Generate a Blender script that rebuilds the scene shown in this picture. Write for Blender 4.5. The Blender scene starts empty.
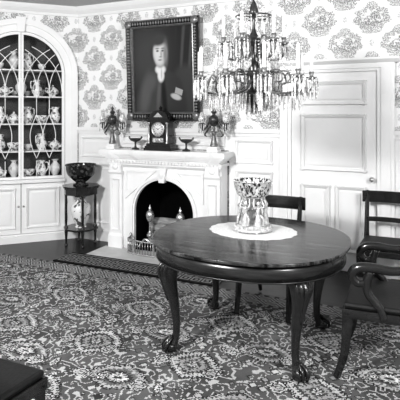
import bpy, bmesh, math, random
from math import sin, cos, pi, sqrt, radians
from mathutils import Vector, Matrix
random.seed(7)
scene = bpy.context.scene
COL = scene.collection
try:
    scene.view_settings.view_transform = 'Standard'
    scene.view_settings.look = 'Medium High Contrast'
except Exception: pass

# ------------------------------------------------------------ node helpers
class E:
    def __init__(s, nt, sock): s.nt, s.s = nt, sock
    def _m(s, op, *a, rev=False):
        n = s.nt.nodes.new('ShaderNodeMath'); n.operation = op
        args = [s] + list(a)
        if rev: args = args[::-1]
        for i, v in enumerate(args):
            if isinstance(v, E): s.nt.links.new(v.s, n.inputs[i])
            else: n.inputs[i].default_value = float(v)
        return E(s.nt, n.outputs[0])
    def __add__(s, o): return s._m('ADD', o)
    __radd__ = __add__
    def __sub__(s, o): return s._m('SUBTRACT', o)
    def __rsub__(s, o): return s._m('SUBTRACT', o, rev=True)
    def __mul__(s, o): return s._m('MULTIPLY', o)
    __rmul__ = __mul__
    def __truediv__(s, o): return s._m('DIVIDE', o)
    def gt(s, o): return s._m('GREATER_THAN', o)
    def lt(s, o): return s._m('LESS_THAN', o)
    def abs(s): return s._m('ABSOLUTE')
    def fract(s): return s._m('FRACT')
    def floor(s): return s._m('FLOOR')
    def sqrt(s): return s._m('SQRT')
    def sin(s): return s._m('SINE')
    def max(s, o): return s._m('MAXIMUM', o)
    def min(s, o): return s._m('MINIMUM', o)
    def pp(s, o): return s._m('PINGPONG', o)
    def snap(s, o): return s._m('SNAP', o)
    def mod(s, o): return s._m('FLOORED_MODULO', o)
    def at2(s, o): return s._m('ARCTAN2', o)
def mix(a, b, k): return a*(1.0 - k) + k*b

def newmat(name, base=0.5, rough=0.5, metal=0.0, spec=0.5, coat=0.0):
    m = bpy.data.materials.new(name); m.use_nodes = True
    b = m.node_tree.nodes['Principled BSDF']
    b.inputs['Base Color'].default_value = (base, base, base, 1)
    b.inputs['Roughness'].default_value = rough
    b.inputs['Metallic'].default_value = metal
    b.inputs['Specular IOR Level'].default_value = spec
    b.inputs['Coat Weight'].default_value = coat
    b.inputs['Coat Roughness'].default_value = 0.08
    return m
def coords(m):
    nt = m.node_tree
    t = nt.nodes.new('ShaderNodeTexCoord'); s = nt.nodes.new('ShaderNodeSeparateXYZ')
    nt.links.new(t.outputs['Object'], s.inputs[0])
    return nt, t.outputs['Object'], E(nt, s.outputs[0]), E(nt, s.outputs[1]), E(nt, s.outputs[2])
def noise(nt, vec, scale, detail=2, rough=0.5):
    n = nt.nodes.new('ShaderNodeTexNoise'); n.inputs['Scale'].default_value = scale
    n.inputs['Detail'].default_value = detail; n.inputs['Roughness'].default_value = rough
    if vec is not None: nt.links.new(vec, n.inputs['Vector'])
    return E(nt, n.outputs[0])
def voro(nt, vec, scale, metric='EUCLIDEAN', out='Distance', rnd=1.0):
    n = nt.nodes.new('ShaderNodeTexVoronoi'); n.distance = metric
    n.inputs['Scale'].default_value = scale; n.inputs['Randomness'].default_value = rnd
    nt.links.new(vec, n.inputs['Vector'])
    return n.outputs[out]
def comb(nt, x, y, z):
    n = nt.nodes.new('ShaderNodeCombineXYZ')
    for i, v in enumerate((x, y, z)):
        if isinstance(v, E): nt.links.new(v.s, n.inputs[i])
        else: n.inputs[i].default_value = v
    return n.outputs[0]
def setcol(m, e):
    nt = m.node_tree
    nt.links.new(comb(nt, e, e, e), nt.nodes['Principled BSDF'].inputs['Base Color'])
def bump(m, e, strength=0.3, dist=0.01):
    nt = m.node_tree; b = nt.nodes.new('ShaderNodeBump')
    b.inputs['Strength'].default_value = strength; b.inputs['Distance'].default_value = dist
    nt.links.new(e.s, b.inputs['Height'])
    nt.links.new(b.outputs[0], nt.nodes['Principled BSDF'].inputs['Normal'])

def noisy(name, lo, hi, scale=12, rough=0.5, metal=0, spec=0.5, coat=0, stretch=(1, 1, 1), bmp=0, detail=3):
    m = newmat(name, lo, rough, metal, spec, coat)
    nt, v, x, y, z = coords(m)
    n = noise(nt, comb(nt, x*stretch[0], y*stretch[1], z*stretch[2]), scale, detail)
    setcol(m, n*(hi-lo) + lo)
    if bmp: bump(m, n, bmp, 0.004)
    return m

M = {}
M['paint'] = noisy('white_paint', 0.74, 0.82, 4, 0.5, spec=.3)
M['inner_shade'] = noisy('cupboard_interior_shade', 0.02, 0.035, 4, 0.6)  # dim light inside the cupboard is put into this dark colour
M['ceil'] = noisy('ceiling_plaster', 0.5, 0.55, 6, 0.8)
M['marble'] = noisy('white_marble', 0.72, 0.9, 5, 0.3)
M['hearthm'] = noisy('pale_hearth_stone', 0.45, 0.7, 6, 0.6, spec=.2)
M['wood'] = noisy('dark_mahogany', 0.003, 0.028, 9, 0.22, spec=.5, coat=0.4, stretch=(1, 1, 5))
M['apron'] = noisy('mahogany_apron_veneer', 0.004, 0.05, 9, 0.24, spec=.45, stretch=(1, 1, 7), detail=3)
def tablewood():
    m = newmat('polished_table_mahogany', 0.02, 0.13, spec=.4)
    nt, v, x, y, z = coords(m)
    n = noise(nt, comb(nt, x*0.5, y*9.0, z*3.0), 5, 6, .7)
    n2 = noise(nt, comb(nt, x*1.0, y*40.0, z*10.0), 5, 2)
    c = ((n-0.38)*0.42).max(0.0)
    seam = (x.abs()).lt(0.0016)
    setcol(m, (c*(n2+0.4) + 0.003)*(1.0 - seam*0.95))
    r = noise(nt, comb(nt, x*1.2, y*5.0, z), 4, 4)
    nt.links.new((r*0.30 + 0.02).s, nt.nodes['Principled BSDF'].inputs['Roughness'])
    return m
M['tablewood'] = tablewood()
M['leather'] = noisy('dark_horsehair_upholstery', 0.006, 0.022, 60, 0.5, spec=.3, bmp=0.3)
M['blackstone'] = noisy('black_slate', 0.006, 0.016, 14, 0.2)
M['soot'] = noisy('sooty_brick', 0.002, 0.007, 14, 0.95, spec=.1)
M['brass'] = noisy('aged_brass', 0.25, 0.85, 30, 0.25, metal=0.75)
M['bronze'] = noisy('dark_bronze', 0.01, 0.15, 40, 0.28, metal=0.5)
M['silver'] = noisy('silver_white', 0.05, 1.0, 50, 0.3, metal=0.15)
M['wax'] = noisy('white_wax', 0.82, 0.9, 10, 0.5)
M['linen'] = noisy('white_lace', 0.5, 1.0, 90, 0.8, bmp=0.3)
M['log'] = noisy('birch_bark', 0.02, 0.6, 14, 0.8, stretch=(1, 6, 6))
M['crystal'] = noisy('cut_crystal', -0.30, 1.65, 70, 0.06, metal=0.1, spec=0.9, detail=1)  # sparkle painted in: noise colour swings from dark to glinting white
M['gilt'] = noisy('dull_gilt', 0.03, 0.36, 60, 0.32, metal=0.4)
M['white'] = newmat('enamel_white', 0.75, 0.4)
M['black'] = newmat('black_enamel', 0.01, 0.3)

def china(name, lo, hi, thr, sc=22, rough=.15):
    m = newmat(name, hi, rough, 0, 0.5)
    nt, v, x, y, z = coords(m)
    n = noise(nt, v, sc, 3); g = n.gt(thr)
    setcol(m, g*(lo-hi) + hi); return m
M['china'] = china('printed_china', 0.2, 0.85, 0.56, 26)
M['china_plain'] = china('banded_china', 0.4, 0.75, 0.6, 12)
M['vasechina'] = china('blue_and_white_vase_glaze', 0.12, 0.8, 0.54, 16)
M['bowldark'] = china('dark_patterned_bowl_glaze', 0.08, 0.012, 0.57, 24)
M['basket'] = china('cut_glass_basket', 0.60, 0.03, 0.49, 50)

def glassmat():
    m = bpy.data.materials.new('pane_glass'); m.use_nodes = True
    nt = m.node_tree; nt.nodes.clear()
    o = nt.nodes.new('ShaderNodeOutputMaterial'); mx = nt.nodes.new('ShaderNodeMixShader')
    t = nt.nodes.new('ShaderNodeBsdfTransparent'); g = nt.nodes.new('ShaderNodeBsdfGlossy')
    g.inputs['Roughness'].default_value = 0.03
    mx.inputs[0].default_value = 0.03
    nt.links.new(t.outputs[0], mx.inputs[1]); nt.links.new(g.outputs[0], mx.inputs[2])
    nt.links.new(mx.outputs[0], o.inputs[0]); return m
M['glass'] = glassmat()

def wallpaper():
    m = newmat('medallion_wallpaper', 0.7, 0.8, 0, 0.2)
    nt, v, x, y, z = coords(m)
    n1 = noise(nt, comb(nt, x, 0.0, z), 34, 3)
    n2 = noise(nt, comb(nt, x, 3.0, z), 105, 2)
    n3 = noise(nt, comb(nt, x, 7.0, z), 50, 2)
    W, H = 0.52, 0.50
    def cell(ox, oz): return (((x/W) + ox).fract() - 0.5)*W, (((z/H) + oz).fract() - 0.5)*H
    def lattice(ox, oz):
        u, w = cell(ox, oz)
        r = ((u/0.134)*(u/0.134) + (w/0.098)*(w/0.098)).sqrt()
        ang = w.at2(u)
        rr = (r + (ang*9.0).sin()*0.09 + (n1-0.5)*0.75 - 1.04).abs()
        wreath = rr.lt(0.23)*n2.gt(0.48)
        inside = r.lt(0.85)
        sc = inside*((n3 - (w*2.2)).gt(0.52))*n2.gt(0.45)
        tree = ((((u-0.03)/0.045)*((u-0.03)/0.045) + ((w-0.025)/0.04)*((w-0.025)/0.04)).lt(1.0))*n2.gt(0.48)
        tone = r.lt(0.95)*0.09
        cr = ((u/0.055)*(u/0.055) + ((w-0.132)/0.035)*((w-0.132)/0.035)).lt(1.0)*n2.gt(0.49)
        tl = ((u/0.10)*(u/0.10) + ((w+0.132)/0.024)*((w+0.132)/0.024)).lt(1.0)*n2.gt(0.49)
        return (wreath*0.74).max(sc*0.80).max(tree*0.84).max(tone).max(cr*0.64).max(tl*0.68)
    def sprig(ox, oz):
        u, w = cell(ox, oz)
        s = ((u/0.022)*(u/0.022) + (w/0.035)*(w/0.035)).lt(1.0)*n2.gt(0.5)
        return s*0.45
    d = lattice(0.20, 0.35).max(lattice(0.70, 0.85)).max(sprig(.2,.85)).max(sprig(.7,.35))
    setcol(m, 0.79 - d*0.70)
    return m
M['paper'] = wallpaper()

def rug():
    m = newmat('persian_rug_wool', 0.3, 0.95, 0, 0.1)
    nt, v, x0, y0, z = coords(m)
    x = x0.snap(0.008) + 0.004; y = y0.snap(0.008) + 0.004
    P = comb(nt, x, y, 0.0)
    nw = noise(nt, P, 4.0, 2)
    nx_ = noise(nt, comb(nt, x, y, 2.0), 2.2, 1); ny_ = noise(nt, comb(nt, x, y, 6.0), 2.2, 1)
    nv = noise(nt, comb(nt, x, y, 4.0), 8.0, 1)
    xw = (x + (nx_-0.5)*0.10).snap(0.008); yw = (y + (ny_-0.5)*0.10).snap(0.008)
    def cell(W, H, ox, oy): return (((xw/W)+ox).fract()-0.5)*W, (((yw/H)+oy).fract()-0.5)*H
    vl = E(nt, voro(nt, P, 13.0, 'MANHATTAN'))
    vn = nt.nodes.new('ShaderNodeSeparateColor'); nt.links.new(voro(nt, P, 13.0, 'MANHATTAN', 'Color'), vn.inputs[0])
    rc = E(nt, vn.outputs[0]); gc = E(nt, vn.outputs[1])
    ve = E(nt, voro(nt, P, 22.0, 'CHEBYCHEV'))
    lum = 0.085 + (nw-0.5)*0.15
    vine = ((nv*7.0).fract()-0.5).abs().lt(0.10)
    lum = mix(lum, 0.40, vine)
    lum = mix(lum, rc*0.46+0.03, vl.lt(0.36)*gc.gt(0.3))
    lum = mix(lum, 0.03, (vl-0.42).abs().lt(0.06)*gc.gt(0.3))
    lum = mix(lum, 0.44, ve.lt(0.13))
    def med(W, H, ox, oy, R0, lum, kx=1.0, ky=1.0, c=(0.30, 0.06, 0.38, 0.12, 0.40)):
        u, w = cell(W, H, ox, oy); u = u.abs()*kx; w = w.abs()*ky
        D = u + w; Q = u.max(w)
        teeth = (((u - w)*(1.0/0.038)).fract()).gt(0.5)*0.11
        R = (D*0.72 + Q*0.38)/R0 + teeth
        out = mix(lum, 0.02, R.lt(1.17))
        out = mix(out, c[0] + (rc-0.5)*0.12, R.lt(1.06))
        out = mix(out, c[1] + ve.lt(0.24)*0.32, R.lt(0.86))
        out = mix(out, c[2] - (vl.lt(0.28))*0.22, R.lt(0.64))
        out = mix(out, c[3] + vine*0.22, R.lt(0.44))
        out = mix(out, c[4], R.lt(0.22))
        return mix(out, 0.04, R.lt(0.10))
    lum = med(0.76, 0.64, 0.15, 0.2, 0.205, lum, 1.0, 1.2, (0.42, 0.05, 0.26, 0.05, 0.48))
    lum = med(0.76, 0.64, 0.65, 0.7, 0.175, lum, 0.85, 1.25, (0.34, 0.12, 0.04, 0.38, 0.05))
    lum = med(0.38, 0.32, 0.40, 0.06, 0.062, lum, 1.0, 1.0, (0.46, 0.05, 0.36, 0.05, 0.40))
    lum = med(0.38, 0.64, 0.05, 0.72, 0.052, lum, 1.3, 0.8, (0.08, 0.44, 0.05, 0.36, 0.05))
    e = 4.06 - y0
    inb = e.lt(0.24)
    bx = x.pp(0.08)/0.08; be = ((e - 0.12).abs())/0.08
    bmo = ((bx + be)*2.2).fract().gt(0.5)
    isst = ((e-0.12).abs()).gt(0.085)
    lb = 0.07 + bmo*0.24
    ls = 0.06 + ((x*11.0).fract()).gt(0.5)*0.14
    lum = mix(lum, mix(lb, ls, isst), inb)
    lum = lum*((noise(nt, v, 170, 1) - 0.5)*0.8 + 1.0)*((noise(nt, v, 2.0, 3)-0.5)*0.7 + 1.0)
    setcol(m, (lum*1.12).max(0.012))
    bump(m, noise(nt, v, 220, 1), 0.3, 0.004)
    return m
M['rug'] = rug()

def floormat():
    m = newmat('dark_floor_boards', 0.03, 0.3, spec=.3)
    nt, v, x, y, z = coords(m)
    row = (y/0.12).floor()
    g = noise(nt, comb(nt, x*0.6, y*12.0, row), 4, 3)
    gap = ((y/0.12).fract()).lt(0.03)
    setcol(m, (g*0.03 + 0.004)*(1.0 - gap*0.8)); return m
M['floor'] = floormat()

def fretmat():
    m = newmat('fret_patterned_tile', 0.03, 0.7, spec=.15)
    nt, v, x, y, z = coords(m)
    p = (x/0.115).fract(); q = ((y-4.12)/0.115).fract()
    c = ((p-0.5).abs()).max((q-0.5).abs())
    k = (c - 0.36).abs().lt(0.07).max(c.lt(0.13))
    edge = ((y - 4.235).abs()).lt(0.115)
    line = ((y-4.38).abs()).lt(0.008)
    setcol(m, 0.006 + (k*edge).max(line)*0.24); return m
M['fret'] = fretmat()

# ------------------------------------------------------------ mesh builder
def spline(pts, n=6):
    out = []
    P = [pts[0]] + list(pts) + [pts[-1]]
    for i in range(1, len(P)-2):
        a, b, c, d = P[i-1], P[i], P[i+1], P[i+2]
        for k in range(n):
            t = k/n
            out.append(tuple(0.5*((2*b[j]) + (-a[j]+c[j])*t + (2*a[j]-5*b[j]+4*c[j]-d[j])*t*t + (-a[j]+3*b[j]-3*c[j]+d[j])*t**3) for j in range(len(b))))
    out.append(tuple(pts[-1])); return out

class B:
    def __init__(s): s.v, s.f, s.sm = [], [], []
    def _add(s, vs, fs, smooth):
        o = len(s.v); s.v += [tuple(p) for p in vs]
        for f in fs: s.f.append([i+o for i in f]); s.sm.append(smooth)
        return s
    def box(s, x0, x1, y0, y1, z0, z1):
        vs = [(x0,y0,z0),(x1,y0,z0),(x1,y1,z0),(x0,y1,z0),(x0,y0,z1),(x1,y0,z1),(x1,y1,z1),(x0,y1,z1)]
        return s._add(vs, [(0,3,2,1),(4,5,6,7),(0,1,5,4),(1,2,6,5),(2,3,7,6),(3,0,4,7)], False)
    def ext(s, pts, axis, a0, a1, smooth=False):
        n = len(pts)
        def mk(p, a):
            if axis == 'y': return (p[0], a, p[1])
            if axis == 'x': return (a, p[0], p[1])
            return (p[0], p[1], a)
        vs = [mk(p, a0) for p in pts] + [mk(p, a1) for p in pts]
        s._add(vs, [tuple(range(n)), tuple(range(2*n-1, n-1, -1))], False)
        o = len(s.v) - 2*n
        for i in range(n):
            j = (i+1) % n
            s.f.append([o+i, o+n+i, o+n+j, o+j][::-1]); s.sm.append(smooth)
        return s
    def lathe(s, prof, c=(0,0,0), seg=24, sx=1, sy=1, smooth=True, mat=None, cap=True):
        vs, fs = [], []
        n = len(prof)
        for k in range(seg):
            a = 2*pi*k/seg
            for r, z in prof:
                p = Vector((r*cos(a)*sx, r*sin(a)*sy, z))
                if mat: p = mat @ p
                vs.append((p.x+c[0], p.y+c[1], p.z+c[2]))
        for k in range(seg):
            k2 = (k+1) % seg
            for i in range(n-1):
                fs.append((k*n+i, k2*n+i, k2*n+i+1, k*n+i+1))
        if cap and prof[0][0] > 1e-5: fs.append(tuple(k*n for k in range(seg))[::-1])
        if cap and prof[-1][0] > 1e-5: fs.append(tuple(k*n+n-1 for k in range(seg)))
        return s._add(vs, fs, smooth)
    def ball(s, c, r, sx=1, sy=1, sz=1, seg=14, rings=8):
        return s.lathe([(r*sin(pi*i/rings), -r*sz*cos(pi*i/rings)) for i in range(rings+1)], c, seg, sx, sy)
    def tube(s, pts, rad, seg=10, sx=1.0, up=None, sn=0):
        if not isinstance(rad, (list, tuple)): rad = [rad]*len(pts)
        if sn:
            q = spline([tuple(p)+(r,) for p, r in zip(pts, rad)], sn)
            pts = [p[:3] for p in q]; rad = [p[3] for p in q]
        P = [Vector(p) for p in pts]; vs, fs = [], []
        t0 = (P[1]-P[0]).normalized()
        u = Vector(up) if up else (Vector((0,0,1)) if abs(t0.z) < 0.9 else Vector((1,0,0)))
        for i, p in enumerate(P):
            t = (P[min(i+1, len(P)-1)] - P[max(i-1, 0)])
            if t.length < 1e-9: t = t0
            t.normalize()
            u = (u - t*u.dot(t))
            if u.length < 1e-6: u = t.orthogonal()
            u.normalize(); w = t.cross(u)
            for k in range(seg):
                a = 2*pi*k/seg + pi/seg
                vs.append(tuple(p + u*cos(a)*rad[i] + w*sin(a)*rad[i]*sx))
        for i in range(len(P)-1):
            for k in range(seg):
                k2 = (k+1) % seg
                fs.append((i*seg+k, i*seg+k2, (i+1)*seg+k2, (i+1)*seg+k))
        fs.append(tuple(range(seg))[::-1]); fs.append(tuple((len(P)-1)*seg+k for k in range(seg)))
        return s._add(vs, fs, seg > 5)
    def obj(s, name, mat, parent=None, bevel=0, label=None, loc=None, kind=None):
        me = bpy.data.meshes.new(name); me.from_pydata(s.v, [], s.f)
        me.polygons.foreach_set('use_smooth', s.sm)
        me.validate(); me.update()
        bm = bmesh.new(); bm.from_mesh(me); bmesh.ops.recalc_face_normals(bm, faces=bm.faces); bm.to_mesh(me); bm.free()
        me.materials.append(M[mat] if isinstance(mat, str) else mat)
        o = bpy.data.objects.new(name, me); COL.objects.link(o)
        if parent: o.parent = parent
        if loc: o.location = loc
        if bevel:
            b = o.modifiers.new('Bevel', 'BEVEL'); b.width = bevel; b.segments = 2; b.limit_method = 'ANGLE'
        if label: o['label'] = label
        if kind: o['kind'] = kind
        return o

def thing(name, label, cat, loc=(0,0,0), rz=0, group=None):
    e = bpy.data.objects.new(name, None); COL.objects.link(e)
    e.empty_display_size = 0.1
    e.location = loc; e.rotation_euler = (0, 0, rz)
    e['label'] = label; e['category'] = cat
    if group: e['group'] = group
    return e
def tag(o, label, cat, loc=None, rz=None, group=None):
    o['label'] = label; o['category'] = cat
    if group: o['group'] = group
    if loc: o.location = loc
    if rz is not None: o.rotation_euler = (0, 0, rz)
    return o
def dup(src, loc, rz=0, label=None):
    def rec(o, par):
        c = o.copy(); COL.objects.link(c)
        if par: c.parent = par
        for ch in list(o.children): rec(ch, c)
        return c
    c = rec(src, None); c.location = loc; c.rotation_euler = (0, 0, rz)
    if label: c['label'] = label
    return c
def struct(o): o['kind'] = 'structure'; return o

# ------------------------------------------------------------ room shell
WY, CX = 5.05, -4.0
CZ = 3.0
FX = -2.62
struct(B().box(-5.1, 1.9, -1.0, 5.6, -0.1, 0).obj('floor', 'floor'))
struct(B().box(-5.2, 2.0, -1.0, 5.6, CZ, CZ+0.1).obj('ceiling', 'ceil'))
struct(B().ext([(CX,0),(CX,CZ),(1.8,CZ),(1.8,0),(FX+.45,0),(FX+.45,.9),(FX-.45,.9),(FX-.45,0)], 'y', WY, WY+0.12).obj('wall_back', 'paper'))
struct(B().box(-5.1, -4.994, -1.0, 4.05, 0, CZ).obj('wall_left', 'paper'))
struct(B().box(1.8, 1.9, -1.0, 5.17, 0, CZ).obj('wall_right', 'paper'))
CUP = (-4.497, 4.553, 0)
ZC = 2.12
arc = lambda R, zc, a0=0, a1=pi, n=28: [(R*cos(a0+(a1-a0)*i/n), zc+R*sin(a0+(a1-a0)*i/n)) for i in range(n+1)]
w = B().ext([(-.703,0),(-.703,CZ),(.703,CZ),(.703,0),(.56,0)] + arc(.56, ZC) + [(-.56,0)], 'y', 0, 0.03).obj('wall_diagonal', 'paper')
w.location = CUP; w.rotation_euler = (0,0,pi/4); struct(w)

prof = [(0,0),(0,-.12),(-.02,-.12),(-.03,-.09),(-.07,-.05),(-.09,-.02),(-.10,0)]
struct(B().ext([(WY+p[0], CZ+p[1]) for p in prof], 'x', CX, 1.8).obj('trim_1', 'paint'))
o = B().ext([(p[0], CZ+p[1]) for p in prof], 'x', -.72, .72).obj('trim_2', 'paint'); o.location = CUP; o.rotation_euler = (0,0,pi/4); struct(o)

RZ = 1.42
def panel(b, x0, x1, z0, z1, y, w=.022, t=.018, f=.008):
    b.ext([(y,z0),(y-t,z0+w*.3),(y-t*.5,z0+w),(y,z0+w)], 'x', x0, x1)
    b.ext([(y,z1),(y-t,z1-w*.3),(y-t*.5,z1-w),(y,z1-w)], 'x', x0, x1)
    b.ext([(x0,y),(x0+w*.3,y-t),(x0+w,y-t*.5),(x0+w,y)], 'z', z0, z1)
    b.ext([(x1,y),(x1-w*.3,y-t),(x1-w,y-t*.5),(x1-w,y)], 'z', z0, z1)
    if x1-x0 > .2 and z1-z0 > .2: b.box(x0+.06, x1-.06, y-f, y, z0+.06, z1-.06)
def wains(name, x0, x1, panels, z0=0):
    b = B(); b.box(x0, x1, WY-.02, WY, z0, RZ)
    b.box(x0, x1, WY-.06, WY-.02, RZ-.02, RZ+.025); b.box(x0, x1, WY-.038, WY-.02, RZ-.06, RZ-.02)
    for (a, c, d, e) in panels: panel(b, a, c, d, e, WY-.02, .028, .026, .014)
    return struct(b.obj(name, 'paint'))
wains('trim_3', CX+.02, -3.34, [(-3.93,-3.42,.22,.98),(-3.93,-3.42,1.06,1.32)])
wains('trim_4', -3.34, -1.88, [(-3.30,-1.92,1.24,1.36)], 1.2)
wains('trim_5', -1.88, -1.29, [(-1.80,-1.37,.22,.98),(-1.80,-1.37,1.06,1.32)])
wains('trim_6', -.15, 1.8, [(-.07,.6,.22,.98),(-.07,.6,1.06,1.32),(.7,1.6,.22,.98),(.7,1.6,1.06,1.32)])
for i, (a, c) in enumerate(((CX+.03,-3.34),(-1.88,-1.29),(-.15,1.8))):
    struct(B().ext([(WY-.02,0),(WY-.045,0),(WY-.045,.13),(WY-.03,.15),(WY-.02,.15)], 'x', a, c).obj('baseboard_back' if i == 0 else 'baseboard_back.%03d' % i, 'paint'))

# door
b = B(); b.box(-1.17, -.31, WY-.02, WY, .01, 2.04)
for (x0, x1, z0, z1) in ((-1.07,-.41,1.70,1.95),(-1.07,-.41,1.02,1.61),(-1.07,-.76,.2,.88),(-.72,-.41,.2,.88)):
    panel(b, x0, x1, z0, z1, WY-.02, .038, .034, .018)
door = struct(b.obj('door_1', 'paint'))
b = B(); b.lathe([(0,0),(.022,.0),(.022,.006),(.009,.012),(.009,.035),(.024,.045),(.026,.06),(.016,.075),(0,.078)], (-.36, WY-.021, .96), 18, mat=Matrix.Rotation(pi/2,4,'X'))
b.obj('door_knob', 'brass', door, label='small round brass knob')
b = B()
for x0, x1, s_ in ((-1.29,-1.17,1),(-.31,-.15,-1)):
    b.box(x0, x1, WY-.05, WY, 0, 2.04)
    b.box(x0+.035, x1-.035, WY-.066, WY-.05, 0, 2.07)
b.box(-1.29,-.15,WY-.05,WY,2.04,2.12); b.box(-1.255,-.185,WY-.066,WY-.05,2.07,2.10)
b.ext([(WY,2.12),(WY-.06,2.12),(WY-.10,2.15),(WY-.10,2.17),(WY,2.17)], 'x', -1.33, -.11)
struct(b.obj('trim_7', 'paint'))

# ------------------------------------------------------------ rug, hearth
r = B().box(-4.7, 1.5, -0.6, 4.06, 0.0, 0.012).obj('rug', 'rug')
tag(r, 'large worn oriental rug with dense angular medallions on dark floor', 'rug')
h = B().box(-3.40,-1.84,4.42,4.82,0,.012).obj('hearth', 'hearthm'); struct(h)
h = B().box(-3.58,-1.66,4.09,4.42,0,.014).obj('hearth_border', 'fret'); struct(h)

# firebox
b = B()
b.box(FX-.42, FX-.39, 4.86, 5.5, 0, .9); b.box(FX+.39, FX+.42, 4.86, 5.5, 0, .9)
b.box(FX-.42, FX+.42, 5.47, 5.5, 0, .9); b.box(FX-.42, FX+.42, 4.86, 5.5, .87, .9); b.box(FX-.39,FX+.39,4.86,5.47,0,.013)
struct(b.obj('firebox', 'soot'))

# ------------------------------------------------------------ mantelpiece
mt = thing('mantelpiece', 'carved white fireplace mantelpiece with arched opening and deep shelf', 'mantelpiece', (FX, 0, 0))
HW = .72
b = B()
ar = arc(.385, .462, 0, pi, 28)
b.ext([(-HW,0),(-HW,1.03),(HW,1.03),(HW,0),(.385,0)] + ar + [(-.385,0)], 'y', 4.84, 4.87)
b.box(-HW,-HW+.03,4.87,WY-.021,0,1.03); b.box(HW-.03,HW,4.87,WY-.021,0,1.03)
b.box(-HW+.03,HW-.03,4.87,WY-.021,1.0,1.03)
b.obj('surround', 'marble', mt)
b = B()
for k in range(28):
    a0, a1 = pi*k/28, pi*(k+1)/28
    for (r0, r1, y) in ((.385,.405,4.83),(.405,.435,4.812)):
        b.ext([(r0*cos(a0),.462+r0*sin(a0)),(r1*cos(a0),.462+r1*sin(a0)),(r1*cos(a1),.462+r1*sin(a1)),(r0*cos(a1),.462+r0*sin(a1))], 'y', y, 4.845)
b.box(.405,.435,4.812,4.845,0.013,.462); b.box(-.435,-.405,4.812,4.845,0.013,.462)
b.box(.385,.405,4.83,4.845,0.013,.462); b.box(-.405,-.385,4.83,4.845,0.013,.462)
b.ext([(-.035,.82),(.035,.82),(.06,.985),(-.06,.985)], 'y', 4.79, 4.845)
b.ball((0,4.79,.91), .03, .9, .4, 1.4)
b.obj('arch_moulding', 'marble', mt)
for s_ in (-1, 1):
    b = B()
    q = [(s_*.51,.60),(s_*.51,.95),(s_*.09,.95)]
    q2 = [(s_*.485,.70),(s_*.485,.925),(s_*.20,.925)]
    for i in range(3):
        j = (i+1) % 3
        b.ext([q[i],q[j],q2[j],q2[i]], 'y', 4.822, 4.845)
    b.obj('spandrel_moulding', 'marble', mt)
for sx in (-1, 1):
    b = B(); x0, x1 = sorted((sx*(HW-.005), sx*(HW-.18)))
    b.box(x0-.01, x1+.01, 4.785, 4.845, .013, .15); b.box(x0, x1, 4.805, 4.845, .15, .90)
    b.ext([(4.845,.15),(4.785,.15),(4.805,.18),(4.845,.18)], 'x', x0-.005, x1+.005)
    panel(b, x0+.03, x1-.03, .22, .84, 4.805, .02, .02)
    b.ext([(4.845,.89),(4.80,.89),(4.785,.915),(4.785,.93),(4.845,.93)], 'x', x0-.008, x1+.008)
    b.box(x0+.01, x1-.01, 4.79, 4.845, .93, 1.03)
    cx = (x0+x1)/2
    b.ball((cx, 4.79, .98), .034, 1.2, .4, 1)
    b.obj('pilaster' , 'marble', mt)
b = B()
b.ext([(4.845,.985),(4.825,.985),(4.80,1.01),(4.80,1.03),(4.845,1.03)], 'x', -HW-.005, HW+.005)
b.box(-HW-.02, HW+.02, 4.79, WY-.021, 1.03, 1.06)
for k in range(33): b.box(-HW+.02+.0428*k, -HW+.045+.0428*k, 4.775, 4.79, 1.035, 1.058)
b.obj('frieze', 'marble', mt)
b = B()
def shelfplan(ov, f):
    xe = HW+ov; pts = [(-xe, WY-.021)]
    n = 24
    for i in range(n+1):
        t = -1+2*i/n; x = t*xe
        br = -.022 if abs(t) < .5 else (-.022 if abs(t) > .78 else 0)
        pts.append((x, f+br))
    pts.append((xe, WY-.021)); return pts
for (ov, f, z0, z1) in ((.0,4.80,1.06,1.085),(.025,4.775,1.085,1.105),(.05,4.755,1.105,1.125),(.085,4.73,1.138,1.178),(.075,4.74,1.125,1.138),(.075,4.738,1.178,1.19)):
    b.ext(shelfplan(ov, f), 'z', z0, z1)
b.obj('mantel_shelf', 'marble', mt)
SH = 1.19

# ------------------------------------------------------------ corner cupboard
cb = thing('corner_cupboard', 'white built-in corner cupboard with arched glazed doors full of china', 'cupboard', CUP, pi/4)
b = B()
N = 32
for k in range(N):
    a0, a1 = pi*k/N, pi*(k+1)/N
    for (r0, r1, y) in ((.535,.62,-.025),(.62,.69,-.05)):
        b.ext([(r0*cos(a0),ZC+r0*sin(a0)),(r1*cos(a0),ZC+r1*sin(a0)),(r1*cos(a1),ZC+r1*sin(a1)),(r0*cos(a1),ZC+r0*sin(a1))], 'y', y, 0)
for s_ in (-1, 1):
    x0, x1 = sorted((s_*.535, s_*.62)); b.box(x0, x1, -.025, 0, 0, ZC)
    x0, x1 = sorted((s_*.62, s_*.69)); b.box(x0, x1, -.05, 0, 0, ZC)
b.box(-.535,.535,-.03,.03,0,.10); b.box(-.70,.70,-.06,-.0,0,.085)
b.box(-.535,.535,-.06,.03,.745,.785)
b.ext([(-.04,ZC+.52),(.04,ZC+.52),(.06,ZC+.71),(-.06,ZC+.71)], 'y', -.065, 0)
b.obj('casing', 'paint', cb)
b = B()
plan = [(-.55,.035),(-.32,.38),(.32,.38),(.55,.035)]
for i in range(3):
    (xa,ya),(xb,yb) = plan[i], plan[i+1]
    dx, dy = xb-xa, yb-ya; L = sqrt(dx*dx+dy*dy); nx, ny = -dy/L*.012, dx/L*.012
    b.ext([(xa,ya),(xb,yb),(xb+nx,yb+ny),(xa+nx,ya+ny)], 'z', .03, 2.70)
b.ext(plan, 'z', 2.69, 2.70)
b.obj('interior', 'inner_shade', cb)
SHZ = [.79, 1.14, 1.49, 1.84, 2.18]
for z in SHZ:
    hw = .53 if z < ZC else .50
    B().ext([(-hw,.05),(-.31,.37),(.31,.37),(hw,.05)], 'z', z-.016, z).obj('shelf', 'paint', cb)
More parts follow.
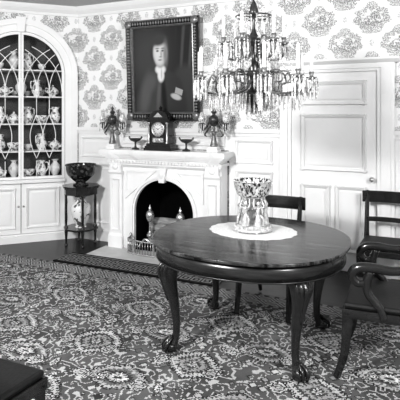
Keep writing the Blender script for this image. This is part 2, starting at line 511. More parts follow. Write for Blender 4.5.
for s_ in (-1, 1):
    b = B()
    def X(*p): return [(s_*q[0], q[1]) for q in p]
    n = 20
    outer = [(.53*cos(pi/2*i/n), ZC+.53*sin(pi/2*i/n)) for i in range(n+1)]
    inner = [(.495*cos(a), ZC+.495*sin(a)) for a in [math.acos(.03/.495)*i/n for i in range(n+1)]]
    b.ext(X((.002,.79),(.53,.79),*outer[:-1],(.002,ZC+.53),(.002,ZC+.494),*inner[::-1],(.495,.82),(.03,.82),(.002,.82)), 'y', -.02, .012)
    b.box(*sorted((s_*.002, s_*.03)), -.02, .012, .82, ZC+.493)
    d = b.obj('glazed_door', 'paint', cb)
    b = B()
    b.ext(X((.03,.82),(.50,.82),*[(.50*cos(math.acos(.03/.5)*i/n), ZC+.50*sin(math.acos(.03/.5)*i/n)) for i in range(n+1)]), 'y', -.004, -.001)
    b.obj('glass', 'glass', d)
    b = B()
    xb_ = [.03, .185, .34, .495]
    def bar(pts):
        run = []
        for (x, z) in pts:
            if (z > ZC and x*x+(z-ZC)**2 > .497**2) or x < .029 or x > .497 or z > 2.64: break
            run.append((s_*x, -.008, z))
        if len(run) > 2: b.tube(run, .0055, 6)
    for xm in (.185, .34): bar([(xm, .82 + .05*i) for i in range(int((1.05-.82)/.05)+1)]); bar([(xm, 1.60+.3*i/5) for i in range(6)])
    for i, xm in enumerate(xb_):
        for dr in (-1, 1):
            if xm in (.185, .34) : bar([(xm + dr*.0775*sin(pi*k/20), 1.05 + .55*k/20) for k in range(21)])
            R = .62
            bar([(xm + dr*R*(1-cos(t)), 1.90 + R*sin(t)) for t in [1.15*k/26 for k in range(27)]])
    b.obj('tracery', 'paint', d)
    b = B(); b.box(*sorted((s_*.004, s_*.53)), -.012, .012, .105, .74)
    x0, x1 = sorted((s_*.06, s_*.47)); panel(b, x0, x1, .17, .68, -.012, .03, .026, .014)
    d2 = b.obj('lower_door', 'paint', cb)
    B().ball((s_*.03, -.024, .45), .013).obj('knob', 'brass', d2)

# china
def lp(pts): return [(p[0], p[1]) for p in spline(pts, 4)]
def mk_teapot(mat):
    b = B(); b.lathe(lp([(0,0),(.045,.0),(.04,.012),(.075,.05),(.08,.08),(.05,.115),(.035,.12),(.03,.13),(.012,.14),(.014,.155),(0,.162)]), seg=18)
    b.tube([(.07,0,.05),(.11,0,.07),(.125,0,.12)], [.016,.011,.008], 8, sn=4)
    b.tube([(-.065,0,.105),(-.115,0,.11),(-.12,0,.07),(-.07,0,.04)], .007, 6, sn=4)
    return b.obj('teapot', mat)
def mk_jug(mat):
    b = B(); b.lathe(lp([(0,0),(.045,0),(.04,.015),(.065,.07),(.055,.12),(.035,.16),(.045,.20),(.043,.2),(.03,.16),(0,.15)]), seg=18)
    b.tube([(-.04,0,.18),(-.09,0,.18),(-.09,0,.11),(-.06,0,.07)], .007, 6, sn=4)
    b.tube([(.03,0,.18),(.06,0,.205)], [.02,.006], 6)
    return b.obj('jug', mat)
def mk_vase(mat):
    b = B(); b.lathe(lp([(0,0),(.035,0),(.03,.015),(.06,.08),(.065,.13),(.03,.18),(.028,.20),(.045,.22),(.0,.215)]), seg=18)
    return b.obj('lidded_vase', mat)
def mk_cup(mat):
    b = B(); b.lathe(lp([(0,0),(.055,.008),(.06,.012),(.02,.012),(.022,.02),(.04,.045),(.045,.075),(.04,.075),(.0,.03)]), seg=18)
    b.tube([(.04,0,.06),(.065,0,.055),(.06,0,.035),(.038,0,.035)], .004, 6, sn=3)
    return b.obj('teacup', mat)
def mk_bowl(mat):
    b = B(); b.lathe(lp([(0,0),(.04,0),(.035,.015),(.07,.05),(.085,.095),(.08,.095),(.06,.05),(0,.03)]), seg=20)
    return b.obj('china_bowl', mat)
src = {}
lab = {'t':'white printed china teapot on cupboard shelf','j':'printed china jug with loop handle on shelf','b':'pale china bowl on cupboard shelf',
       'v':'small lidded china vase on cupboard shelf','c':'patterned china teacup and saucer on shelf'}
catn = {'t':'teapot','j':'jug','v':'vase','c':'cup','b':'bowl'}
mk = {'t':lambda:mk_teapot('china'),'j':lambda:mk_jug('china'),'v':lambda:mk_vase('china_plain'),'c':lambda:mk_cup('china_plain'),'b':lambda:mk_bowl('china')}
def place_china(k, lx, ly, z, rz, sc=1):
    c, s_ = cos(pi/4), sin(pi/4)
    loc = (CUP[0]+lx*c-ly*s_, CUP[1]+lx*s_+ly*c, z+.0005)
    if k not in src: o = src[k] = tag(mk[k](), lab[k], catn[k], loc, pi/4+rz, 'china in the corner cupboard')
    else: o = dup(src[k], loc, pi/4+rz)
    o.scale = (sc,)*3
rows = ['jtvbjv', 'tjbcjt', 'vjtjbj', 'jtvjt', 'cvjc']
for z, row in zip(SHZ, rows):
    for i, k in enumerate(row):
        wd_ = {6:.84, 5:.78, 4:.5}[len(row)]
        lx = -wd_/2 + wd_*i/(len(row)-1)
        place_china(k, lx, .11 if abs(lx) > .3 else .15, z, random.choice((0, pi))+random.choice((-1,1))*random.uniform(.5,.9), 1.05 if k != 't' else .95)
    if z < 2:
        for i in range(4):
            place_china('cbcv'[i] if z < 1.4 else 'bccb'[i], -.24+.16*i, .29, z, .3*i, .95)

# ------------------------------------------------------------ side stand with bowl and vase
SX, SY = -3.73, 4.76
st = thing('plant_stand', 'dark wooden tiered stand holding bowl and vase beside fireplace', 'stand', (SX, SY, 0), 0)
def octa(r, z0, z1, b): b.ext([(r*cos(pi/8+pi/4*k), r*sin(pi/8+pi/4*k)) for k in range(8)], 'z', z0, z1)
b = B(); octa(.235, .72, .735, b); octa(.22, .70, .72, b); b.obj('top', 'wood', st, bevel=.003)
b = B(); octa(.205, .63, .70, b); b.obj('apron', 'wood', st)
b = B(); octa(.215, .20, .222, b); b.obj('lower_shelf', 'wood', st, bevel=.003)
for k in range(4):
    a = pi/4 + k*pi/2; x, y = .175*cos(a), .175*sin(a)
    B().lathe(lp([(.010,0),(.018,.01),(.012,.04),(.016,.12),(.022,.19),(.022,.23),(.012,.26),(.018,.34),(.014,.45),(.018,.54),(.013,.60),(.024,.63)]), (x,y,0.0), 12).obj('leg', 'wood', st)
bo = B().lathe(lp([(0,0),(.09,0),(.085,.02),(.06,.035),(.10,.07),(.165,.14),(.18,.23),(.19,.25),(.18,.252),(.16,.15),(.09,.08),(0,.06)]), seg=32).obj('punch_bowl', 'bowldark')
tag(bo, 'large dark patterned footed bowl on stand top', 'bowl', (SX, SY, .7355))
va = B().lathe(lp([(0,0),(.07,0),(.06,.02),(.095,.10),(.12,.20),(.11,.27),(.06,.32),(.05,.345),(.075,.37),(.068,.37),(.04,.34),(0,.33)]), seg=28).obj('vase', 'vasechina')
tag(va, 'blue and white baluster vase on lower shelf of stand', 'vase', (SX, SY, .2225))

# ------------------------------------------------------------ andirons, logs
def andiron():
    t = thing('andiron', 'brass andiron with urn finial in sooty fireplace', 'andiron', (FX-.21, 4.90, .013), 0, 'pair of andirons')
    B().lathe(lp([(.036,.07),(.018,.09),(.022,.13),(.042,.17),(.015,.21),(.015,.31),(.034,.34),(.052,.40),(.034,.45),(.014,.46),(.02,.48),(0,.53)]), seg=18).obj('post', 'brass', t)
    b = B()
    for s_ in (-1, 1): b.tube([(0,0,.08),(s_*.06,-.01,.11),(s_*.11,-.02,.06),(s_*.13,-.03,.016)], [.017,.016,.012,.020], 8, sn=4)
    b.obj('feet', 'brass', t)
    b = B(); b.box(-.01,.01,.0,.36,.07,.09); b.box(-.01,.01,.34,.36,0,.07); b.obj('billet_bar', 'black', t)
    return t
an = andiron(); dup(an, (FX+.19, 4.90, .013))
def logm(L, r):
    b = B(); b.tube([(-L/2,0,0),(-L/4,.01,.006),(L/5,-.008,-.004),(L/2,0,0)], [r,r*1.06,r*.97,r*.9], 14, sn=4); return b.obj('log', 'log')
lg = tag(logm(.58, .042), 'pale birch log resting across andirons', 'log', (FX, 5.01, .148), 0, 'logs in the fireplace')
for (x, y, z, rz) in ((FX+.01, 5.12, .148, .05), (FX-.02, 5.22, .148, -.04), (FX, 5.06, .228, .08), (FX+.02, 5.17, .228, -.1), (FX-.01, 5.115, .306, .25)):
    dup(lg, (x, y, z), rz)
fs = thing('fire_fender', 'low pierced brass fender standing before fire opening', 'fender', (FX, 4.70, .012))
b = B()
pts = [(-.40,.08,0),(-.38,-.02,0),(-.27,-.07,0),(0,-.09,0),(.27,-.07,0),(.38,-.02,0),(.40,.08,0)]
sp = spline(pts, 8)
b.tube([(p[0],p[1],.16) for p in sp], .008, 8); b.tube([(p[0],p[1],.012) for p in sp], .011, 8)
for p in sp: b.tube([(p[0],p[1],.012),(p[0],p[1],.16)], .0035, 6)
b.obj('fender_rail', 'brass', fs)
for i in (0, 16, 24, 32, 48): B().lathe(lp([(.014,0),(.009,.03),(.016,.09),(.009,.16),(.017,.185),(0,.21)]), (sp[i][0], sp[i][1], 0), 12).obj('post', 'brass', fs)

# ------------------------------------------------------------ mantel ornaments
MY = 4.87
def argand():
    t = thing('girandole', 'bronze figural mantel lamp with candle arms and hanging prisms', 'oil lamp', (-3.34, MY, SH), 0, 'pair of mantel lamps')
    b = B(); b.box(-.065,.065,-.055,.055,0,.03); b.box(-.052,.052,-.045,.045,.03,.06); b.obj('base', 'marble', t, bevel=.003)
    b = B(); b.lathe(lp([(.0,.06),(.042,.06),(.036,.10),(.026,.15),(.020,.18),(.028,.21),(.025,.225),(.010,.238),(.009,.25)]), seg=14)
    b.ball((0,0,.265), .019, 1, 1, 1.2)
    for s_ in (-1, 1): b.tube([(s_*.022,0,.222),(s_*.055,0,.235),(s_*.035,0,.29)], [.010,.008,.007], 7, sn=3)
    b.obj('figure', 'gilt', t)
    B().lathe(lp([(.0,.285),(.03,.29),(.05,.32),(.058,.36),(.045,.395),(.02,.41),(.022,.43),(.034,.445),(.012,.47),(.018,.49),(0,.52)]), seg=18).obj('reservoir', 'bronze', t)
    for s_ in (-1, 1):
        b = B(); b.tube([(s_*.05,0,.34),(s_*.095,0,.27),(s_*.13,0,.24),(s_*.145,0,.27)], [.012,.011,.011,.013], 8, sn=5)
        b.tube([(s_*.03,0,.30),(s_*.08,0,.23),(s_*.11,0,.19),(s_*.085,0,.17)], [.009,.010,.009,.006], 7, sn=5)
        b.lathe([(.012,.25),(.022,.265),(.026,.30),(.036,.31),(.03,.32),(0,.32)], (s_*.145,0,0), 14)
        a = b.obj('arm', 'bronze', t)
        B().lathe([(.02,.32),(.038,.345),(.042,.37),(.026,.405),(.020,.44),(.018,.44),(.024,.403),(.038,.37),(.018,.322)], (s_*.145,0,0), 14, cap=False).obj('glass_shade', 'crystal', a)
        b = B()
        for k in range(9):
            an_ = 2*pi*k/9; x, y = s_*.145+.038*cos(an_), .038*sin(an_)
            b.lathe([(0,0),(.006,-.012),(.005,-.085),(0,-.115)], (x,y,.312), 4, smooth=False)
        b.obj('prisms', 'crystal', a, kind='stuff')
    return t
ag = argand(); dup(ag, (-2.00, MY, SH), 0)
def tazza():
    b = B(); b.lathe(lp([(0,0),(.045,0),(.04,.015),(.014,.03),(.012,.08),(.02,.09),(.055,.105),(.075,.13),(.07,.13),(.03,.11),(0,.105)]), seg=24)
    for s_ in (-1,1): b.tube([(s_*.06,0,.115),(s_*.09,0,.14),(s_*.085,0,.155),(s_*.07,0,.13)], .005, 6, sn=4)
    return b.obj('tazza', 'bronze')
tz = tag(tazza(), 'small dark bronze footed dish on mantel shelf', 'dish', (-3.00, MY-.02, SH+.0005), 0, 'pair of tazzas')
dup(tz, (-2.33, MY-.02, SH+.0005))
ck = thing('mantel_clock', 'black slate temple mantel clock with rounded top and white dial', 'clock', (-2.67, MY, SH))
b = B(); b.box(-.18,.18,-.085,.085,0,.03); b.box(-.17,.17,-.08,.08,.03,.05); b.box(-.155,.155,-.07,.07,.05,.08); b.box(-.13,.13,-.06,.06,.08,.34)
b.box(-.14,.14,-.07,.07,.325,.34); b.box(-.155,.155,-.078,.078,.34,.36)
n = 20; b.ext([(-.125,.36)]+[(-.125*cos(pi*i/n), .36+.105*sin(pi*i/n)) for i in range(1, n)]+[(.125,.36)], 'y', -.062, .062)
b.lathe(lp([(.03,.46),(.012,.475),(.022,.49),(0,.515)]), seg=12)
for s_ in (-1,1): b.lathe(lp([(.014,.36),(.006,.375),(.013,.39),(0,.42)]), (s_*.14,-.055,0), 10)
b.obj('case', 'blackstone', ck)
for s_ in (-1, 1):
    B().lathe([(.018,.08),(.018,.09),(.012,.10),(.011,.30),(.018,.315),(.018,.325)], (s_*.118,-.068,0), 12).obj('column', 'brass', ck)
rotx = Matrix.Rotation(pi/2, 4, 'X')
DZ = .245
B().lathe([(0,0),(.072,0),(.072,.004),(0,.005)], (0,-.0605,DZ), 32, mat=rotx).obj('dial', 'white', ck)
B().lathe([(.07,0),(.085,0),(.085,.010),(.078,.014),(.07,.008)], (0,-.0605,DZ), 32, mat=rotx, cap=False).obj('bezel', 'brass', ck)
b = B()
for k in range(12):
    a = pi*2*k/12; m_ = Matrix.Rotation(a, 3, 'Y')
    c = [m_ @ Vector(p) for p in ((-.0035,0,.048),(.0035,0,.048),(.0035,0,.064),(-.0035,0,.064))]
    b._add([(p.x,-.067,p.z+DZ) for p in c], [(0,1,2,3)], False)
for a, L, wd in ((radians(-60), .034, .0035), (radians(60), .048, .003)):
    m_ = Matrix.Rotation(a, 3, 'Y')
    c = [m_ @ Vector(p) for p in ((-wd,0,-.008),(wd,0,-.008),(wd*.4,0,L),(-wd*.4,0,L))]
    b._add([(p.x,-.0675,p.z+DZ) for p in c], [(0,1,2,3)], False)
b.obj('numerals_and_hands', 'black', ck)
b = B(); b.box(-.07,.07,-.066,-.0605,.095,.145); b.ball((0,-.066,.12), .022, 1.6, .3, 1); b.ball((-.045,-.066,.12), .012, 1, .3, 1); b.ball((.045,-.066,.12), .012, 1, .3, 1)
b.ext([(-.06,.385),(.06,.385),(0,.44)], 'y', -.068, -.062)
b.obj('relief_ornament', 'brass', ck, kind='stuff')

# ------------------------------------------------------------ portrait
PW, PH = .98, 1.20
pt = thing('framed_portrait', 'dark framed oil portrait of seated gentleman above mantel', 'painting', (-2.70, WY-.03, 1.54))
pt.rotation_euler = (radians(3.0), 0, 0)
b = B()
def mitre(b, w0, w1, y0, y1):
    X0, X1, Z0, Z1 = -PW/2+w0, PW/2-w0, w0, PH-w0
    x0, x1, z0, z1 = -PW/2+w1, PW/2-w1, w1, PH-w1
    vs = [(X0,y0,Z0),(X1,y0,Z0),(X1,y0,Z1),(X0,y0,Z1),(x0,y1,z0),(x1,y1,z0),(x1,y1,z1),(x0,y1,z1)]
    b._add(vs, [(0,1,5,4),(1,2,6,5),(2,3,7,6),(3,0,4,7)], False)
for (w0,w1,y0,y1) in ((0,0,0,-.04),(0,.02,-.04,-.065),(.02,.03,-.065,-.06),(.03,.065,-.06,-.035),(.065,.075,-.035,-.045)): mitre(b,w0,w1,y0,y1)
b.box(-PW/2+.01, PW/2-.01, -.01, 0, .01, PH-.01)
b.obj('frame', 'wood', pt)
b = B()
for k in range(26):
    for zz in (.045, PH-.045): b.ball((-PW/2+.047+(PW-.094)*k/25, -.056, zz), .022, .65, .6, 1.1, 8, 5)
for k in range(1, 31):
    for xx in (-PW/2+.045, PW/2-.045): b.ball((xx, -.056, .047+(PH-.094)*k/31), .022, 1.1, .6, .65, 8, 5)
for xx in (-PW/2+.05, PW/2-.05):
    for zz in (.05, PH-.05): b.ball((xx, -.055, zz), .05, 1, .5, 1)
b.obj('carved_ornament', 'gilt', pt, kind='stuff')
b = B()
for (w0,w1,y0,y1) in ((.074,.082,-.045,-.047),(.082,.095,-.047,-.030),(.095,.098,-.030,-.010)): mitre(b,w0,w1,y0,y1)
b.obj('gilt_slip', 'gilt', pt)
IN = .097
cw, chh = PW-2*IN+.01, PH-2*IN+.01
nx, nz = 170, 220
vs = [(-cw/2+cw*i/nx, -.012, IN-.005+chh*j/nz) for j in range(nz+1) for i in range(nx+1)]
fs_ = [(j*(nx+1)+i, j*(nx+1)+i+1, (j+1)*(nx+1)+i+1, (j+1)*(nx+1)+i) for j in range(nz) for i in range(nx)]
me = bpy.data.meshes.new('canvas'); me.from_pydata(vs, [], fs_)
def sst(a, c, x):
    t = max(0, min(1, (x-a)/(c-a))); return t*t*(3-2*t)
def ell(u, v, cx, cy, rx, ry, soft=.15, rot=0):
    du, dv = u-cx, v-cy
    du, dv = du*cos(rot)+dv*sin(rot), -du*sin(rot)+dv*cos(rot)
    return 1 - sst(1-soft, 1+soft, sqrt((du/rx)**2+(dv/ry)**2))
def paintf(u, v):
    m = lambda c, t, k: c*(1-k)+t*k
    c = .014 + .04*ell(u,v,.22,.35,.35,.45,.9)
    c += .045*max(0, sin((u*1.2+v*.15)*38))*sst(.70,.82,u)*(1-sst(.5,.7,v))
    c = m(c, .04, ell(u,v,.85,.75,.22,.3,.2))
    u = .455 + (u-.46)/1.22; v = .355 + (v-.30)/1.22
    sh = .055 - .028*sst(.3,.8,u)
    c = m(c, sh, ell(u,v,.45,.90,.36,.38,.10))
    c = m(c, sh, ell(u,v,.45,.66,.27,.13,.2))
    c = m(c, sh*1.8, ell(u,v,.24,.76,.07,.20,.6,.25))
    c = m(c, sh*1.7, ell(u,v,.33,.64,.06,.09,.7,.5))
    c = m(c, .010, ell(u,v,.50,.80,.035,.22,.6,-.08))
    c = m(c, .10, ell(u,v,.425,.76,.025,.18,.7,.12))
    c = m(c, .68, ell(u,v,.455,.515,.070,.045,.3))
    c = m(c, .70, ell(u,v,.46,.575,.045,.06,.35))
    c = m(c, .45, ell(u,v,.47,.56,.010,.05,.6))
    c = m(c, .05, ell(u,v,.445,.30,.125,.13,.3))
    c = m(c, .04, ell(u,v,.36,.36,.04,.07,.5))
    c = m(c, .28, ell(u,v,.455,.45,.06,.05,.3))
    c = m(c, .50, ell(u,v,.455,.355,.092,.12,.2))
    c = m(c, .60, ell(u,v,.435,.35,.055,.09,.8))
    c = m(c, .05, ell(u,v,.44,.240,.11,.05,.45,-.1))
    c = m(c, .20, ell(u,v,.53,.37,.030,.10,.8))
    c = m(c, .08, ell(u,v,.42,.338,.019,.009,.6)); c = m(c, .08, ell(u,v,.49,.338,.017,.009,.6))
    c = m(c, .16, ell(u,v,.417,.315,.028,.007,.8)); c = m(c, .16, ell(u,v,.493,.315,.024,.007,.8))
    c = m(c, .30, ell(u,v,.470,.37,.010,.035,.8)); c = m(c, .22, ell(u,v,.460,.395,.018,.006,.8)); c = m(c, .18, ell(u,v,.453,.425,.026,.007,.6))
    c = m(c, .45, ell(u,v,.66,.78,.07,.028,.3,.25))
    if abs((u-.70)*cos(.3)+(v-.73)*sin(.3)) < .05 and abs(-(u-.70)*sin(.3)+(v-.73)*cos(.3)) < .028: c = .35
    return c
ca = me.color_attributes.new('paint', 'FLOAT_COLOR', 'POINT')
data = []
for (x, y, z) in vs:
    k = paintf((x+cw/2)/cw, 1-(z-IN+.005)/chh); data += [k, k, k, 1]
ca.data.foreach_set('color', data)
mm = newmat('oil_paint', .1, .5, spec=.25)
at = mm.node_tree.nodes.new('ShaderNodeAttribute'); at.attribute_name = 'paint'
mm.node_tree.links.new(at.outputs['Color'], mm.node_tree.nodes['Principled BSDF'].inputs['Base Color'])
me.materials.append(mm)
cv = bpy.data.objects.new('canvas', me); COL.objects.link(cv); cv.parent = pt
cv['label'] = 'dark oil painting of gentleman in coat and white cravat'

# ------------------------------------------------------------ dining table
TX, TY = -1.05, 3.23
A_, B_ = .685, .64
def se(a, b_, n=96, e=2.25):
    return [(a*math.copysign(abs(cos(2*pi*k/n))**(2/e), cos(2*pi*k/n)), b_*math.copysign(abs(sin(2*pi*k/n))**(2/e), sin(2*pi*k/n))) for k in range(n)]
tb = thing('dining_table', 'polished dark mahogany oval dining table with carved cabriole legs', 'table', (TX, TY, .012))
b = B()
rings = [(-.010,.714),(-.001,.716),(0,.719),(0,.731),(-.002,.734),(-.008,.735)]
n = 96; vs = []
for off, z in rings: vs += [(p[0], p[1], z) for p in se(A_+off, B_+off, n)]
fs2 = [(i*n+k, i*n+(k+1)%n, (i+1)*n+(k+1)%n, (i+1)*n+k) for i in range(len(rings)-1) for k in range(n)]
b._add(vs, fs2, True); b._add([(p[0],p[1],.735) for p in se(A_-.008,B_-.008,n)], [tuple(range(n))], False); b._add([(p[0],p[1],.714) for p in se(A_-.010,B_-.010,n)], [tuple(range(n))], False)
b.obj('table_top', 'tablewood', tb)
b = B(); b.ext(se(A_-.034, B_-.034, n), 'z', .615, .714, True)
b.ext(se(A_-.030, B_-.030, n), 'z', .608, .616, True)
b.obj('apron', 'apron', tb)
def cab_leg(dx, dy):
    b = B(); L = sqrt(dx*dx+dy*dy); ux, uy = dx/L, dy/L
    prof = [(.0,.68,.056),(.022,.62,.066),(.047,.55,.067),(.042,.47,.052),(.018,.36,.038),(-.002,.24,.029),(-.008,.14,.025),(.0,.08,.026),(.018,.045,.034),(.028,.025,.044),(.028,.005,.038)]
    b.tube([(ux*o, uy*o, z) for o,z,r_ in prof], [r_ for o,z,r_ in prof], 12, sn=4, up=(ux,uy,0))
    b.ball((ux*.034, uy*.034, .032), .044, 1, 1, .72)
    for s_ in (-2, -1, 0, 1, 2):
        px, py = -uy*s_*.024, ux*s_*.024; q = 1-abs(s_)*.13
        b.tube([(ux*.064*q+px, uy*.064*q+py, .63),(ux*.116*q+px, uy*.116*q+py, .56),(ux*.096*q+px*.7, uy*.096*q+py*.7, .48),(ux*.056, uy*.056, .34)], [.007,.015,.012,.004], 6, sn=3)
    for s_ in (-1, 0, 1):
        px, py = -uy*s_*.031, ux*s_*.031
        b.tube([(ux*.026+px*.4, uy*.026+py*.4, .095),(ux*.064+px, uy*.064+py, .062),(ux*.080+px, uy*.080+py, .030),(ux*.076+px, uy*.076+py, .006)], [.010,.012,.010,.006], 6, sn=3)
    return b
for sx in (-1, 1):
    for sy in (-1, 1):
        o = cab_leg(sx, sy).obj('leg', 'wood', tb); o.location = (sx*.41, sy*.36, 0)
TZ = .012+.735
DX, DY = -1.07, 3.36
n = 72; b = B()
rim = [(.325*cos(2*pi*k/n)*(1+.018*cos(2*pi*k/n*18)), .255*sin(2*pi*k/n)*(1+.018*cos(2*pi*k/n*18))) for k in range(n)]
b.ext(rim, 'z', 0, .003)
dl = tag(b.obj('doily', 'linen'), 'white lace oval doily on dining table', 'doily', (DX, DY, TZ+.0005))
EZ = TZ+.0038
ep = thing('centerpiece', 'pale ornate centerpiece of figures supporting openwork basket on doily', 'centerpiece', (DX, DY, EZ))
b = B(); b.lathe([(0,0.010),(.145,.010),(.15,.018),(.142,.03),(.12,.036),(.115,.046),(.08,.05),(0,.05)], seg=36)
for k in range(6): b.ball((.135*cos(pi/3*k), .135*sin(pi/3*k), .012), .012)
for k in range(20): b.ball((.132*cos(pi/10*k), .132*sin(pi/10*k), .036), .009, seg=8, rings=5)
b.obj('plinth', 'silver', ep)
b = B(); b.lathe(lp([(.05,.05),(.02,.07),(.018,.12),(.03,.15),(.018,.18),(.03,.21),(.06,.235),(.09,.25),(.0,.25)]), seg=24)
for k in range(8):
    a = pi/4*k
    b.tube([(.02*cos(a),.02*sin(a),.15),(.06*cos(a+.3),.06*sin(a+.3),.17),(.07*cos(a+.5),.07*sin(a+.5),.21),(.09*cos(a+.4),.09*sin(a+.4),.245)], [.006,.008,.007,.005], 6, sn=4)
b.obj('stem', 'silver', ep)
for k in range(6):
    a = pi/6 + pi/3*k - .3
    b = B()
    b.lathe(lp([(.0,0),(.028,0),(.024,.03),(.016,.075),(.012,.09),(.017,.12),(.016,.132),(.006,.14),(.005,.148)]), (0,0,0), 12)
    b.ball((0,0,.161), .0135, 1, 1, 1.25)
    for s_ in (-1, 1):
        b.tube([(0,s_*.015,.130),(.016,s_*.038,.138),(.0,s_*.036,.17),(-.008,s_*.026,.200)], [.007,.006,.005,.004], 6, sn=3)
    b.tube([(.0,.012,.08),(.014,.036,.05),(.02,.03,.0)], [.008,.009,.006], 6, sn=3)
    o = b.obj('figurine', 'silver', ep); o.location = (.090*cos(a), .090*sin(a), .048); o.rotation_euler = (0,0,a)
b = B()
b.lathe(lp([(0,.245),(.085,.25),(.115,.27),(.128,.31),(.136,.355),(.142,.365),(.134,.365),(.12,.32),(.09,.27),(0,.255)]), seg=44)
b.obj('basket', 'basket', ep)
b = B()
for k in range(46):
    a = 2*pi*k/46; b.ball((.143*cos(a), .143*sin(a), .369), .0065, seg=8, rings=5)
for k in range(24):
    a = 2*pi*k/24
    for s_ in (-1, 1):
        b.tube([(.112*cos(a),.112*sin(a),.262),(.132*cos(a+s_*.13),.132*sin(a+s_*.13),.31),(.144*cos(a+s_*.26),.144*sin(a+s_*.26),.364)], .0022, 5, sn=3)
b.obj('basket_rim', 'silver', ep, kind='stuff')

# ------------------------------------------------------------ chairs
def chair_base(t, w=.23, d=.22, seat='leather'):
    b = B(); b.ext([(-w,-d),(w,-d),(w-.025,d),(-w+.025,d)], 'z', .375, .43); b.obj('seat_rail', 'wood', t, bevel=.006)
    b = B()
    b.ext([(-w+.008,-d+.008),(w-.008,-d+.008),(w-.033,d-.02),(-w+.033,d-.02)], 'z', .43, .465)
    b.obj('seat', seat, t, bevel=.016)
    for s_ in (-1, 1):
        b = B(); x = s_*(w-.022)
        b.tube([(x,-d+.03,.40),(x,-d+.025,.30),(x,-d+.01,.15),(x,-d-.035,.0)], [.032,.029,.024,.020], 4, sn=6, up=(1,1,0))
        b.obj('leg', 'wood', t)
        b = B(); x = s_*(w-.045)
        b.tube([(x,d+.11,.0),(x,d+.05,.15),(x,d,.32),(x,d-.01,.43)], [.017,.021,.025,.026], 4, sn=6, up=(1,1,0))
        b.obj('leg', 'wood', t)
def chair_back(t, w=.23, d=.22, H=.87):
    for s_ in (-1, 1):
        b = B(); x = s_*(w-.045)
        b.tube([(x,d-.01,.41),(x,d+.005,.52),(x,d+.04,.70),(x,d+.10,H)], [.026,.022,.020,.018], 4, sn=6, up=(1,1,0))
        b.obj('back_stile', 'wood', t)
    def rail(z0, z1, yo, bow, hw, th):
        b = B(); n = 12
        fr = [(hw*(2*i/n-1), yo + bow*(1-(2*i/n-1)**2)) for i in range(n+1)]
        b.ext(fr + [(p[0], p[1]+th) for p in fr[::-1]], 'z', z0, z1)
        return b
    rail(H-.11, H, d+.065, .03, w, .022).obj('top_rail', 'wood', t, bevel=.005)
    rail(.59, .635, d-.0, .025, w-.05, .018).obj('cross_rail', 'wood', t, bevel=.004)
ch = thing('dining_chair', 'dark wooden side chair with dark seat tucked behind table', 'chair', (-1.07, 3.84, .012), 0, 'dining chairs')
chair_base(ch); chair_back(ch)
dup(ch, (-.205, 4.56, 0.0), 0, 'dark wooden side chair standing against wall beside door')
dup(ch, (-1.70, 1.43, .012), pi, 'dark side chair with upholstered seat standing on rug')
ac = thing('armchair', 'dark wooden armchair with scrolled arms at table end', 'chair', (-.14, 3.21, .012), -pi/2, 'dining chairs')
W2, D2 = .27, .24
chair_base(ac, w=W2, d=D2); chair_back(ac, w=W2, d=D2, H=.90)
for s_ in (-1, 1):
    b = B(); x = s_*(W2-.02)
    pts = [(x-s_*.025,D2+.05,.74),(x,D2-.05,.715),(x,D2-.2,.685),(x,-D2+.17,.69),(x,-D2+.09,.68),(x,-D2+.055,.635),(x,-D2+.085,.59),(x,-D2+.13,.60),(x,-D2+.13,.635)]
    b.tube(pts, [.024,.024,.027,.030,.030,.028,.024,.019,.012], 10, sn=6, up=(1,0,0))
    pts = [(x,-D2+.16,.665),(x,-D2+.14,.60),(x,-D2+.15,.53),(x,-D2+.21,.46),(x,-D2+.235,.40)]
    b.tube(pts, [.023,.025,.025,.024,.026], 10, sn=6, up=(1,0,0))
    b.obj('arm', 'wood', ac)

# ------------------------------------------------------------ chandelier
HX, HY = -1.05, 3.32
HZ = 1.57
cd = thing('chandelier', 'crystal and bronze chandelier with white candles hanging from ceiling', 'chandelier', (HX, HY, HZ))
cd.rotation_euler = (0,0,radians(9))
b = B()
b.lathe(lp([(0,.03),(.018,.05),(.012,.07),(.03,.09),(.06,.13),(.085,.17),(.085,.19),(.03,.22),(.018,.26),(.025,.30),(.045,.34),(.04,.40),(.016,.43),(.016,.50),(.04,.53),(.055,.57),(.025,.62),(.012,.66),(.012,.74),(.036,.77),(.025,.82),(.01,.86)]), seg=24)
b.tube([(0,0,.85),(0,0,CZ-HZ-.04)], .007, 8)
b.lathe([(0,CZ-HZ),(.07,CZ-HZ),(.06,CZ-HZ-.03),(.01,CZ-HZ-.06),(0,CZ-HZ-.06)], seg=20)
b.obj('stem', 'bronze', cd)
def pris(b, x, y, z, L, r=.0078):
    b.ball((x,y,z-.008), .0066, seg=6, rings=4)
    b.lathe([(0,z-.014),(r*.8,z-.025),(r,z-.014-L*.75),(0,z-.014-L)], (x,y,0), 4, smooth=False)
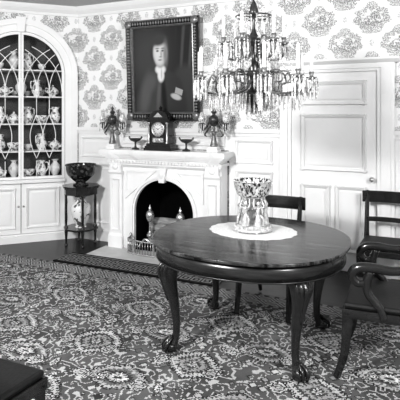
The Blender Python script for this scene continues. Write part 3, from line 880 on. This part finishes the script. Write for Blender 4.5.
def arm(R, zb, z0, L, hc, ang, np_=9):
    b = B()
    rr = .04 if R > .3 else .03
    b.tube([(rr,0,z0),(R*.3,0,z0-.07),(R*.62,0,z0-.10),(R*.92,0,zb-.10),(R+.015,0,zb-.045),(R,0,zb-.01)], [.010,.009,.008,.0075,.007,.008], 8, sn=5)
    b.tube([(R*.3,0,z0-.06),(R*.38,0,z0+.05),(R*.60,0,z0+.06),(R*.66,0,z0-.01),(R*.52,0,z0-.02)], [.006,.007,.007,.006,.005], 6, sn=5)
    b.tube([(R*.9,0,zb-.09),(R*.80,0,zb+.02),(R*.70,0,zb-.01)], [.005,.006,.004], 6, sn=4)
    b.lathe([(.0,zb-.012),(.02,zb-.01),(.036,zb),(.040,zb+.008),(.032,zb+.004),(0,zb)], (R,0,0), 16)
    b.lathe([(0,zb+.003),(.016,zb+.005),(.013,zb+.02),(.020,zb+.045),(0,zb+.045)], (R,0,0), 12)
    a = b.obj('arm', 'gilt', cd); a.rotation_euler = (0,0,ang)
    b = B(); b.lathe([(.0125,zb+.04),(.012,zb+.04+hc),(.003,zb+.045+hc),(0,zb+.06+hc)], (R,0,0), 12); b.obj('candle', 'wax', a)
    b = B()
    for k in range(np_):
        t = 2*pi*k/np_; pris(b, R+.042*cos(t), .042*sin(t), zb+.002, L*(1 if k % 2 else .75))
    for f in (.3, .38, .46, .54, .62, .72, .80): pris(b, R*f, 0, z0-.07-.03*min(1,(f-.3)/.3), L*(.6 if f < .5 else .75))
    b.obj('prisms', 'crystal', a, kind='stuff')
for k in range(10): arm(.41, .29, .28, .15, .17, 2*pi*k/10, 9)
for k in range(6): arm(.22, .55, .53, .12, .15, 2*pi*k/6+.3, 8)
b = B()
for (R, z, n_, L) in ((.09,.18,18,.11),(.055,.12,9,.08),(.065,.56,10,.09),(.13,.74,20,.12),(.17,.33,18,.11)):
    for k in range(n_):
        a = 2*pi*k/n_; pris(b, R*cos(a), R*sin(a), z, L)
for k in range(10):
    a = 2*pi*k/10
    for i in range(28):
        t = i/27; R = .38*(1-t)+.13*t; z = .33*(1-t)+.74*t - .13*sin(pi*t)
        b.ball((R*cos(a), R*sin(a), z), .0062, seg=6, rings=4)
for k in range(6):
    a = 2*pi*k/6+.3
    for i in range(16):
        t = i/15; R = .20*(1-t)+.03*t; z = .60*(1-t)+.97*t - .08*sin(pi*t)
        b.ball((R*cos(a), R*sin(a), z), .0062, seg=6, rings=4)
b.ball((0,0,.012), .024)
b.obj('crystal_drops', 'crystal', cd, kind='stuff')
for nm, R, z in (('crown_ring', .13, .745), ('lower_ring', .17, .335)):
    b = B()
    b.tube([(R*cos(2*pi*k/24), R*sin(2*pi*k/24), z) for k in range(25)], .006, 6)
    for k in range(5): b.tube([(0,0,z),(R*cos(2*pi/5*k),R*sin(2*pi/5*k),z)], .004, 6)
    b.obj(nm, 'bronze', cd)

# ------------------------------------------------------------ lights, world, camera
def area(name, loc, target, size, energy):
    l = bpy.data.lights.new(name, 'AREA'); l.shape = 'DISK'; l.size = size; l.energy = energy
    o = bpy.data.objects.new(name, l); COL.objects.link(o); o.location = loc
    o.rotation_euler = (Vector(target)-Vector(loc)).to_track_quat('-Z', 'Y').to_euler(); return o
area('added_light', (-2.3, -.5, 2.7), (-2.2, 4.6, .9), .6, 190)  # added area light, out of view at front left, to brighten the back wall
area('added_light.001', (1.5, .9, 2.6), (-2.4, 4.6, .7), .8, 88)  # second added light, unseen at right, raking across the mouldings
wd = bpy.data.worlds.new('world'); scene.world = wd; wd.use_nodes = True
wd.node_tree.nodes['Background'].inputs[0].default_value = (1,1,1,1)
wd.node_tree.nodes['Background'].inputs[1].default_value = .40
cam = bpy.data.cameras.new('camera'); co = bpy.data.objects.new('camera', cam); COL.objects.link(co)
co.location = (0,0,1.6); co.rotation_euler = (radians(90), 0, radians(24))
cam.sensor_width = 36; cam.lens = 42.75; cam.shift_y = -.2125; cam.clip_start = .05
scene.camera = co
